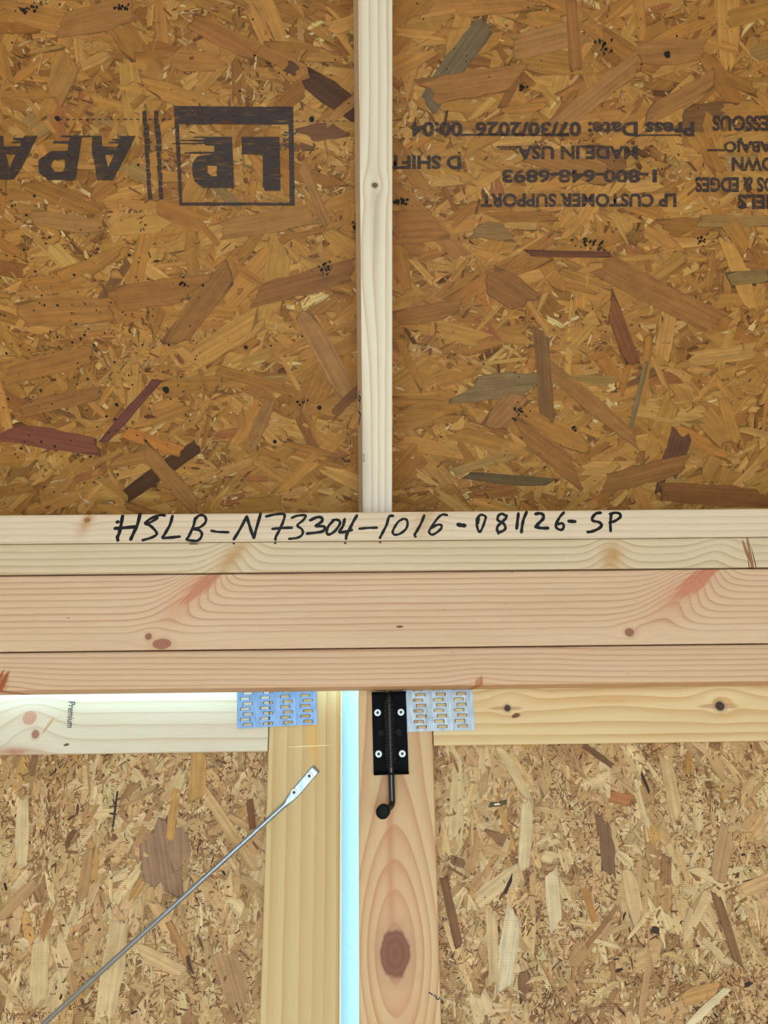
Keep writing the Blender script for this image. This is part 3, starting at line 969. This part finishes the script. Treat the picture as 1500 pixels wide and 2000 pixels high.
# right door
s2a, s2b = dl(M_D2, 700.6, 1600)[0], dl(M_D2, 850.2, 1600)[0]
kk = up_xy(M_D2, 772, 1862)
m_s2 = wood('pine_right_stile', lin(212, 180, 138), lin(180, 126, 88), 95, 51.0, 0.0035, contrast=0.62, streak=0.05, warp_len=2.0, line_pow=2.2,
            oval=(kk[0], kk[1], 2.6, .15),
            knots=[(*kk, .0265, .0185, lin(132, 84, 68), 1.0, 0)],
            stains=[(kk[0] + .05, kk[1], 0, .12, .028, lin(206, 154, 122), .5), (kk[0] - .06, kk[1] - .01, 0, .05, .02, lin(198, 148, 112), .4)],
            pith=(kk[1] + .004, .0042, lin(170, 104, 72), kk[0] + .03))
upright(door2, M_D2, s2a, s2b, Y_FLOOR, Z_DTOP, m_s2, 'pinkish pine stile with one big round knot')
r2b = dl(M_D2, 1175, 1452.5)[1]
ka, kb = dl(M_D2, 991, 1383), dl(M_D2, 1406, 1379)
m_r2 = wood('pine_right_rail', lin(222, 198, 152), lin(192, 144, 88), 85, 61.0, 0.007, contrast=0.48, streak=0.04, warp_len=1.0, line_pow=1.8,
            bends=[(ka[0] + .006, ka[1] + .018, 0, .03, .014, .010), (kb[0] + .01, kb[1] + .015, 0, .035, .016, .012), (ka[0] + .13, ka[1] + .005, 0, .07, .02, .006)],
            stains=[(*ka, 0, .022, .0028, lin(186, 144, 108), 1.0), (*kb, 0, .028, .0036, lin(186, 146, 112), 1.0), (*dl(M_D2, 1008, 1397), .3, .0060, .0030, lin(96, 58, 30), 3.0),
                    (*dl(M_D2, 1190, 1368), 0, .06, .004, lin(206, 158, 100), .7)],
            knots=[(*ka, .0042, .0045, lin(62, 46, 42), 2.4, 1.5), (*kb, .0062, .0062, lin(56, 44, 40), 2.2, 1.5)])
tag(box('rail', s2b + 0.0008, 0.90, r2b, Z_DTOP, -0.038, 0, m_r2, door2, None, 0.0025), 'honey-coloured top rail with two black knots')
upright(door2, M_D2, 0.90, 0.989, Y_FLOOR, Z_DTOP, m_s2)
box('rail', s2b + 0.0008, 0.90, Y_FLOOR, Y_FLOOR + 0.089, -0.038, 0, m_r2, door2, None, 0.0025)
panel2 = box('strand_board', s2a, 0.989, Y_FLOOR, Z_DTOP, -0.050, -0.0382, m_doorbase, door2, Matrix.Identity(4))
panel2_M = M_D2 @ Matrix.Translation((0, 0, -0.038))


def door_cover(panel, MP, px0, px1, seed, rows, x_lo, x_hi):
    a, b = loc(px0, 1440, MP), loc(px1, 2000, MP)
    bounds = (max(min(a.x, b.x) - .16, x_lo), min(max(a.x, b.x) + .16, x_hi), b.y - 0.20, a.y + 0.03)
    pl = [(x, y, L, W, an, c, z - 0.038) for (x, y, L, W, an, c, z) in placed_list(MP, rows)]
    ly = [dict(l, z=(l['z'][0] - 0.038, l['z'][1] - 0.038)) for l in door_layers]
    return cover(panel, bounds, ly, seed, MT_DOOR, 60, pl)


door_cover(panel1, panel1_M, -20, 530, 21, [
    (302, 1615, 320, 1740, 74, (150, 116, 88), .0013), (350, 1620, 352, 1690, 40, (156, 122, 92), .0013), (390, 1465, 385, 1560, 32, (188, 144, 84), .0013),
    (345, 1540, 330, 1640, 16, (186, 140, 76), .0013), (45, 1560, 42, 1690, 26, (210, 184, 140), .0013), (488, 1560, 494, 1620, 14, (126, 80, 46), .0014),
    (145, 1620, 128, 1655, 10, (120, 80, 48), .0014), (270, 1855, 360, 1900, 26, (206, 170, 122), .0013), (80, 1830, 75, 1960, 34, (206, 178, 130), .0013),
    (100, 1780, 82, 1830, 16, (166, 120, 72), .0014), (230, 1545, 221, 1615, 4, (66, 46, 36), .0014), (370, 1500, 500, 1700, 20, (198, 160, 110), .0012),
    (440, 1860, 470, 1960, 50, (168, 130, 90), .0012), (330, 1800, 375, 1895, 14, (176, 128, 76), .0013), (366, 1866, 374, 1898, 8, (86, 62, 46), .0014),
    (235, 1800, 205, 1990, 44, (208, 178, 132), .0012), (0, 1790, 70, 1720, 24, (178, 140, 96), .0012), (160, 1760, 175, 1660, 20, (172, 132, 88), .0012)], -0.80, s1a + .01)
door_cover(panel2, panel2_M, 840, 1520, 22, [
    (1178, 1595, 1192, 1706, 29, (128, 94, 66), .0014), (866, 1713, 896, 1848, 17, (126, 86, 52), .0014), (1398, 1745, 1442, 1882, 18, (134, 96, 62), .0014),
    (978, 1460, 1032, 1560, 18, (204, 176, 130), .0013), (1140, 1456, 1196, 1496, 12, (120, 84, 52), .0014), (1252, 1510, 1268, 1548, 6, (72, 48, 32), .0014),
    (1030, 1565, 1022, 1700, 24, (210, 186, 142), .0013), (1075, 1700, 1085, 1810, 26, (212, 188, 148), .0013), (1140, 1735, 1162, 1800, 14, (180, 126, 68), .0014),
    (1002, 1780, 982, 1930, 32, (214, 192, 154), .0013), (960, 1780, 965, 1920, 20, (204, 172, 126), .0013), (1205, 1770, 1145, 1850, 9, (150, 108, 70), .0014),
    (930, 1760, 1010, 1700, 30, (210, 180, 134), .0012), (1190, 1555, 1232, 1565, 22, (172, 112, 70), .0013), (1345, 1470, 1342, 1510, 10, (170, 122, 58), .0014),
    (985, 1745, 1000, 1712, 7, (64, 44, 30), .0015), (1240, 1880, 1280, 1860, 36, (196, 158, 108), .0012), (1330, 1950, 1400, 1930, 30, (186, 140, 86), .0012),
    (1345, 2000, 1420, 1930, 14, (216, 194, 154), .0013), (1450, 1740, 1510, 1715, 24, (200, 160, 110), .0013), (1420, 1620, 1400, 1720, 34, (180, 142, 100), .0012),
    (1300, 1480, 1322, 1600, 26, (198, 164, 116), .0012), (1225, 1700, 1245, 1800, 30, (206, 172, 124), .0012), (1270, 1860, 1250, 1990, 14, (184, 144, 98), .0013),
    (956, 1573, 990, 1567, 9, (92, 76, 40), .0014), (965, 1571, 976, 1570, 3, (232, 228, 214), .0016), (1272, 1815, 1288, 1817, 12, (60, 46, 34), .0014), (1455, 1925, 1466, 1918, 7, (52, 40, 34), .0014)], s2b - .01, 0.90)  # olive strand stands in for a staple, pale sliver paints its glint

box('bounce_siding', -0.889, s1b, Y_FLOOR, Z_DTOP1, -0.0540, -0.0502, m_bounce, door1)  # unseen pale skins added to bounce sky light onto the trim
box('bounce_siding', s2a, 0.989, Y_FLOOR, Z_DTOP, -0.0540, -0.0502, m_bounce, door2)
# the pale trim board that covers the gap between the doors from outside
g = Graph('primed_trim', 0.5, 0.3)
nn = g.noise(g.objc(), 420, 3, 0.7)
n2 = g.noise(g.objc(), 120, 2, 0.5)
fl = g.step(nn * 0.7 + n2 * 0.3, 0.60, 0.68)
m_trim = g.colour(g.mix(fl * 0.8, lin(163, 188, 194), lin(120, 150, 162)))
trim = box('trim_1', s1b - 0.055, s2a + 0.0075, Y_FLOOR, Z_DTOP, -0.082, -0.063, m_trim, None, M_D1, 0.001)
tag(trim, 'bright bluish white primed trim strip in the gap between the doors', 'trim', kind='structure')

# grade stamp on the left rail, small stamp on the right stile, stamp on the rafter's side
m_stamp = ink('grade_stamp', lin(50, 58, 66), (300, 300), 0.25, 0.05)
me = text_mesh('Premium', 0.008)
for v in me.vertices:
    # reads downwards, tops of the letters to the right
    t_ = v.co.x
    p = loc(133.0 - 3.0 * t_ + v.co.y * 13.0 + 1.2, 1370 + 51 * t_ + v.co.y * 0.8, M_D1)
    v.co = (p.x, p.y, 0)
me.materials.append(m_stamp)
tag(obj('grade_stamp', me, rail1, Matrix.Translation((0, 0, .0005))), 'dark stamped grade word reading downwards')
stile2 = [c for c in door2.children if c.name.startswith('stile')][0]
for st in ([(837.5, 1938.5), (841, 1940), (844.5, 1942.6)], [(848, 1945.6), (849.6, 1943.2)], [(853.2, 1945.6), (851.6, 1948.6), (853.2, 1951), (856, 1951.4), (858.6, 1948.6)]):
    V, Fc = ribbon([st], .0014, M_D2, .0004)
    V = [UPR.inverted() @ Vector(v) for v in V]
    mesh('stamp_mark', V, Fc, m_dark, stile2)
for i in range(9):
    V, Fc = box_data(.095 + i * .0052, .0985 + i * .0052, .01905, .0193, -.070 + (i % 3) * .012, -.052 + (i % 4) * .012)
    mesh('stamp_mark', V, Fc, m_stamp, rafter)

for st in ([(707.2, 886.5), (709.6, 887), (710.6, 890), (711, 901)], [(711, 901), (707.8, 901)]):
    V, Fc = ribbon([st], .0007, M_RAFT, .0004)
    mesh('stamp_mark', V, Fc, m_stamp, rafter)

# ------------------------------------------------------------------ nail plates
def galv(name, base):
    g = Graph(name, 0.34, 0.5)
    g.b.inputs['Metallic'].default_value = 0.85
    x, y, z = g.sep(g.objc())
    a = g.noise(g.vec(x * 300, y * 60, 0.0), 1.0, 3)
    b = g.noise(g.objc(), 140, 3)
    g.put(g.b.inputs['Roughness'], 0.30 + a * 0.3)
    return g.colour(g.mix(g.clamp(a * 0.6 + b * 0.5 - 0.15), base, tuple(k * 0.62 for k in base)))


m_galv1 = galv('sky_tinted_galvanised_steel', (0.16, 0.235, 0.36))  # blue of the reflected sky put into the base colour
m_galv2 = galv('dull_galvanised_steel', (0.28, 0.285, 0.30))


def nail_plate(M, corner_px, ang, w, h, rows, cols, r0, c0, mat, label, dz=0.0):
    """plate with staggered punched slots; corner = its lower left, slots counted from there"""
    o = loc(*corner_px, M)
    PM = M @ Matrix.Translation((o.x, o.y, dz)) @ Matrix.Rotation(ang, 4, 'Z')
    slots = []
    for c in range(cols):
        for r in range(rows):
            cx = c0 + c * 0.0254 + (0.0035 if r % 2 == 0 else 0.0)
            cy = r0 + r * 0.00645
            if cy + .003 < h:
                slots.append((cx, cy))
    hw_, hh = .0056, .00165
    loops = [[(0, 0), (w, 0), (w, h), (0, h)]]
    for cx, cy in slots:
        loops.append([(cx - hw_, cy - hh), (cx + hw_, cy - hh), (cx + hw_, cy + hh * .6), (cx + hw_ * .85, cy + hh), (cx - hw_ * .85, cy + hh), (cx - hw_, cy + hh * .6)])
    me = filled(loops, 0.0005)
    me.materials.append(mat)
    p = obj('nail_plate', me, None, PM @ Matrix.Translation((0, 0, 0.0006)))
    tag(p, label, 'nail plate', 'nail plates on the door corners')
    V, Fc = [], []
    for cx, cy in slots:      # rolled lips where the teeth were punched through
        for sx in (-1, 1):
            vv, ff = tube_data([(cx + sx * hw_, cy - hh, .0003), (cx + sx * (hw_ + .0004), cy, .0010), (cx + sx * hw_, cy + hh, .0003)], .0005, 6)
            n = len(V)
            V += vv
            Fc += [tuple(i + n for i in f) for f in ff]
        vv, ff = tube_data([(cx - hw_, cy + hh, .0002), (cx, cy + hh + .0002, .0007), (cx + hw_, cy + hh, .0002)], .00035, 5)
        n = len(V)
        V += vv
        Fc += [tuple(i + n for i in f) for f in ff]
    t = mesh('punched_teeth', V, Fc, mat, p, Matrix.Identity(4), True)
    tag(t, kind='stuff')
    return p


plate_l = nail_plate(M_D1, (463.2, 1423.2), R(2.3), .1010, .074, 11, 4, .0042, .0100, m_galv1, 'shiny bluish nail plate joining the rail and stile of the left door')
pr0 = loc(768, 1431, M_D2)
plate_r = nail_plate(M_D2, (768, 1430.5), R(0.9), .1010, .072, 11, 4, .0052, .0066, m_galv2, 'dull grey nail plate beside the black spring bolt')
for body, xx in (('CH20', .0425), ('22', .0475)):
    me = text_mesh(body, 0.0)
    for v in me.vertices:
        v.co = (xx + v.co.y * -.0040 + .002, (.006 if body == 'CH20' else .011) + v.co.x * (.0135 if body == 'CH20' else .0062), 0)
    me.materials.append(plain('stamped_steel', lin(110, 108, 106), 0.5, 0.6))
    tag(obj('stamped_code', me, plate_r, Matrix.Translation((0, 0, .0007))), 'tiny code stamped into the steel')

# ------------------------------------------------------------------ screws
m_zinc = plain('white_zinc', lin(236, 244, 248), 0.4, 0.1)
m_socket_shade = plain('socket_shade', lin(46, 60, 66), 0.5)  # dark colour paints the shade inside the screw socket


def screw_mesh(r=.0043, rec=.0017, ang=0.0):
    V, Fc, FM = [], [], []
    n = 24
    prof = [(r, 0.0), (r, .0006), (r * .93, .0012), (r * .75, .00155)]
    for rr, z in prof:
        for k in range(n):
            V.append((rr * math.cos(2 * math.pi * k / n), rr * math.sin(2 * math.pi * k / n), z))
    for i in range(3):
        for k in range(n):
            Fc.append((i * n + k, i * n + (k + 1) % n, (i + 1) * n + (k + 1) % n, (i + 1) * n + k))
            FM.append(0)
    # square socket
    def sq(k, s, z):
        a = 2 * math.pi * k / n
        c, d = math.cos(a - ang), math.sin(a - ang)
        m = s / max(abs(c), abs(d))
        return (m * math.cos(a), m * math.sin(a), z)
    for z in (.0016, .0003):
        for k in range(n):
            V.append(sq(k, rec * (1 if z > .001 else .85), z))
    for i in (3, 4):
        for k in range(n):
            Fc.append((i * n + k, i * n + (k + 1) % n, (i + 1) * n + (k + 1) % n, (i + 1) * n + k))
            FM.append(0 if i == 3 else 1)
    Fc.append(tuple(range(5 * n, 6 * n)))
    FM.append(1)
    return V, Fc, FM


def screw(parent, M, px, py, z, ang, PM):
    p = PM.inverted() @ (M @ loc(px, py, M, z))
    V, Fc, FM = screw_mesh(ang=R(ang))
    return mesh('screw', V, Fc, [m_zinc, m_socket_shade], parent, Matrix.Translation(p), False, FM)


# ------------------------------------------------------------------ spring bolt on the right door
g = Graph('black_enamel', 0.42, 0.03)
m_black = g.colour(g.mix(g.step(g.noise(g.objc(), 300, 3), .5, .7), lin(6, 6, 8), lin(12, 12, 15)))
g = Graph('spring_steel', 0.28, 0.5)
m_spring = g.colour(lin(26, 27, 30))
m_rubber = plain('black_rubber', lin(22, 23, 24), 0.6, 0.0, 0.12)
oB = loc(761.5, 1431, M_D2)
BM = M_D2 @ Matrix.Translation((oB.x, oB.y, 0.0016)) @ Matrix.Rotation(R(0.9), 4, 'Z')
bolt = bpy.data.objects.new('spring_bolt', None)
COL.objects.link(bolt)
bolt.matrix_world = BM
tag(bolt, 'black spring-loaded slide bolt with a bent handle on the right door stile', 'bolt')
hw_, hh = .0212, .0470
base_loops = [[(-hw_, -hh), (hw_, -hh), (hw_, hh), (-hw_, hh)]]
for sx in (-1, 1):
    base_loops.append([(sx * .0108 + .0042 * math.cos(a * math.pi / 8), -.0004 + .0042 * math.sin(a * math.pi / 8)) for a in range(16)])
me = filled(base_loops, .0009)
me.materials.append(m_black)
obj('base_plate', me, bolt, Matrix.Translation((0, 0, .0009)))
# two dimples under the slots, seen as dark cups
for sx in (-1, 1):
    V, Fc = tube_data([(sx * .0108, -.0004, -.0012), (sx * .0108, -.0004, .0002)], .0041, 20)
    mesh('cup', V, Fc, m_rubber, bolt)
ROD_Z = .0105
for sy in (1, -1):
    # turned-up end flange with a hole for the rod
    yc = sy * hh
    lp = [[(-hw_ * 1.0, 0), (hw_ * 1.0, 0), (hw_ * .99, .0175), (hw_ * .93, .0185), (-hw_ * .93, .0185), (-hw_ * .99, .0175)],
          [(.0043 * math.cos(a * math.pi / 10), ROD_Z + .0043 * math.sin(a * math.pi / 10)) for a in range(20)]]
    me = filled(lp, .0010)
    me.materials.append(m_black)
    obj('flange', me, bolt, Matrix.Translation((0, yc, 0)) @ Matrix.Rotation(R(90), 4, 'X'))
ztop = .0665
rp = [(0, ztop, ROD_Z), (0, .03, ROD_Z), (0, 0, ROD_Z), (0, -.05, ROD_Z), (0, -.070, ROD_Z), (0, -.0772, ROD_Z + .0003)]
for k in range(1, 9):
    a = R(90) * k / 8
    rp.append((-.0052 * (1 - math.cos(a)), -.0772 - .0075 * math.sin(a), ROD_Z + .0003 + .0080 * (1 - math.cos(a))))
rp.append((-.0100, -.0862, ROD_Z + .020))
V, Fc = tube_data(rp, .0038, 16)
tag(mesh('rod', V, Fc, m_spring, bolt, None, True), 'round black bolt rod bent at its lower end')
V, Fc = tube_data([(-.0085, -.0858, ROD_Z + .014), (-.0100, -.0862, ROD_Z + .019), (-.0104, -.0863, ROD_Z + .0205), (-.0118, -.0868, ROD_Z + .0300), (-.0119, -.0868, ROD_Z + .0308)], [.0042, .0072, .0078, .0078, .0070], 28)
tag(mesh('knob', V, Fc, m_rubber, bolt, None, True), 'round black handle tip pointing into the room')
hel = []
turns = 36
for k in range(turns * 14 + 1):
    a = 2 * math.pi * k / 14
    hel.append((.0060 * math.cos(a), .0375 - .0785 * k / (turns * 14), ROD_Z + .0060 * math.sin(a)))
V, Fc = tube_data(hel, .00072, 6)
tag(mesh('spring', V, Fc, m_spring, bolt, None, True), 'black coil spring around the rod')
for px, py, a in ((737.6, 1392, 45), (783, 1391, 10), (739.6, 1472.5, 30), (785.6, 1472, 12)):
    screw(bolt, M_D2, px, py, .0035, a, BM)
# splinters round the hole in the header where the rod goes in
m_spl = plain('torn_wood', lin(150, 118, 74), 0.8)
xh = (M_HEAD.inverted() @ (BM @ Vector((0, ztop, ROD_Z)))).x
zb = Z_BOT
sill = [o for o in bpy.data.objects if o.name.startswith('header_board')][1]
V, Fc = tube_data([(xh, zb - .0002, -.070), (xh, zb - .0014, -.070)], .0062, 14)
for k in range(16):
    a = random.uniform(0, 6.28)
    r0 = .0048
    p0 = Vector((xh + r0 * math.cos(a), zb + .0005, -.0985 + .0255 + r0 * math.sin(a)))
    p1 = p0 + Vector((random.uniform(-.004, .004), random.uniform(-.0055, -.0015), random.uniform(0, .004)))
    V, Fc = tube_data([p0, (p0 + p1) / 2 + Vector((.0006, 0, 0)), p1], [.0006, .0004, .00015], 5)
    mesh('splinter', V, Fc, m_spl, sill)

# ------------------------------------------------------------------ thin brace rod across the left door
m_steel = galv('bright_rod_steel', (0.42, 0.49, 0.58))
brace = bpy.data.objects.new('brace_rod', None)
COL.objects.link(brace)
brace.matrix_world = M_D1
tag(brace, 'thin shiny steel brace rod running diagonally across the left door', 'rod')
e0, e1, e2 = loc(618, 1500.5, M_D1, .002), loc(577, 1548, M_D1, .002), loc(556, 1572, M_D1, .004)
far = loc(85, 2000, M_D1, .008)
d0 = Vector((e0.x - e1.x, e0.y - e1.y, 0)).normalized()
dr = (far - e2).normalized()
end2 = e2 + dr * 0.90
# flattened upper end: widths and thickness change along one swept section
path = [(e0, .0053, .0012), (e0 - d0 * .004, .0056, .0013), (e1, .0056, .0013), (e1 - d0 * .008, .0050, .0016), (e2, .0030, .0027), (e2 + dr * .006, .0028, .0028), (end2, .0028, .0028)]
V, Fc = [], []
n = 14
for i, (p, a, b) in enumerate(path):
    p = Vector(p)
    t_ = (Vector(path[min(i + 1, len(path) - 1)][0]) - Vector(path[max(i - 1, 0)][0])).normalized()
    side = t_.cross(Vector((0, 0, 1))).normalized()
    nrm = side.cross(t_)
    for k in range(n):
        q_ = 2 * math.pi * k / n
        cx, sx = math.cos(q_), math.sin(q_)
        if b < .0018:    # flat section
            cx = math.copysign(abs(cx) ** .35, cx)
            sx = math.copysign(abs(sx) ** .35, sx)
        V.append(p + side * (a * cx) + nrm * (b * sx))
for i in range(len(path) - 1):
    for k in range(n):
        Fc.append((i * n + k, i * n + (k + 1) % n, (i + 1) * n + (k + 1) % n, (i + 1) * n + k))
Fc += [tuple(range(n))[::-1], tuple(range((len(path) - 1) * n, len(path) * n))]
mesh('rod', V, Fc, m_steel, brace, None, True)
screw(brace, M_D1, 604.3, 1515.5, .0032, 35, M_D1)
screw(brace, M_D1, 574.5, 1547.5, .0032, 20, M_D1)
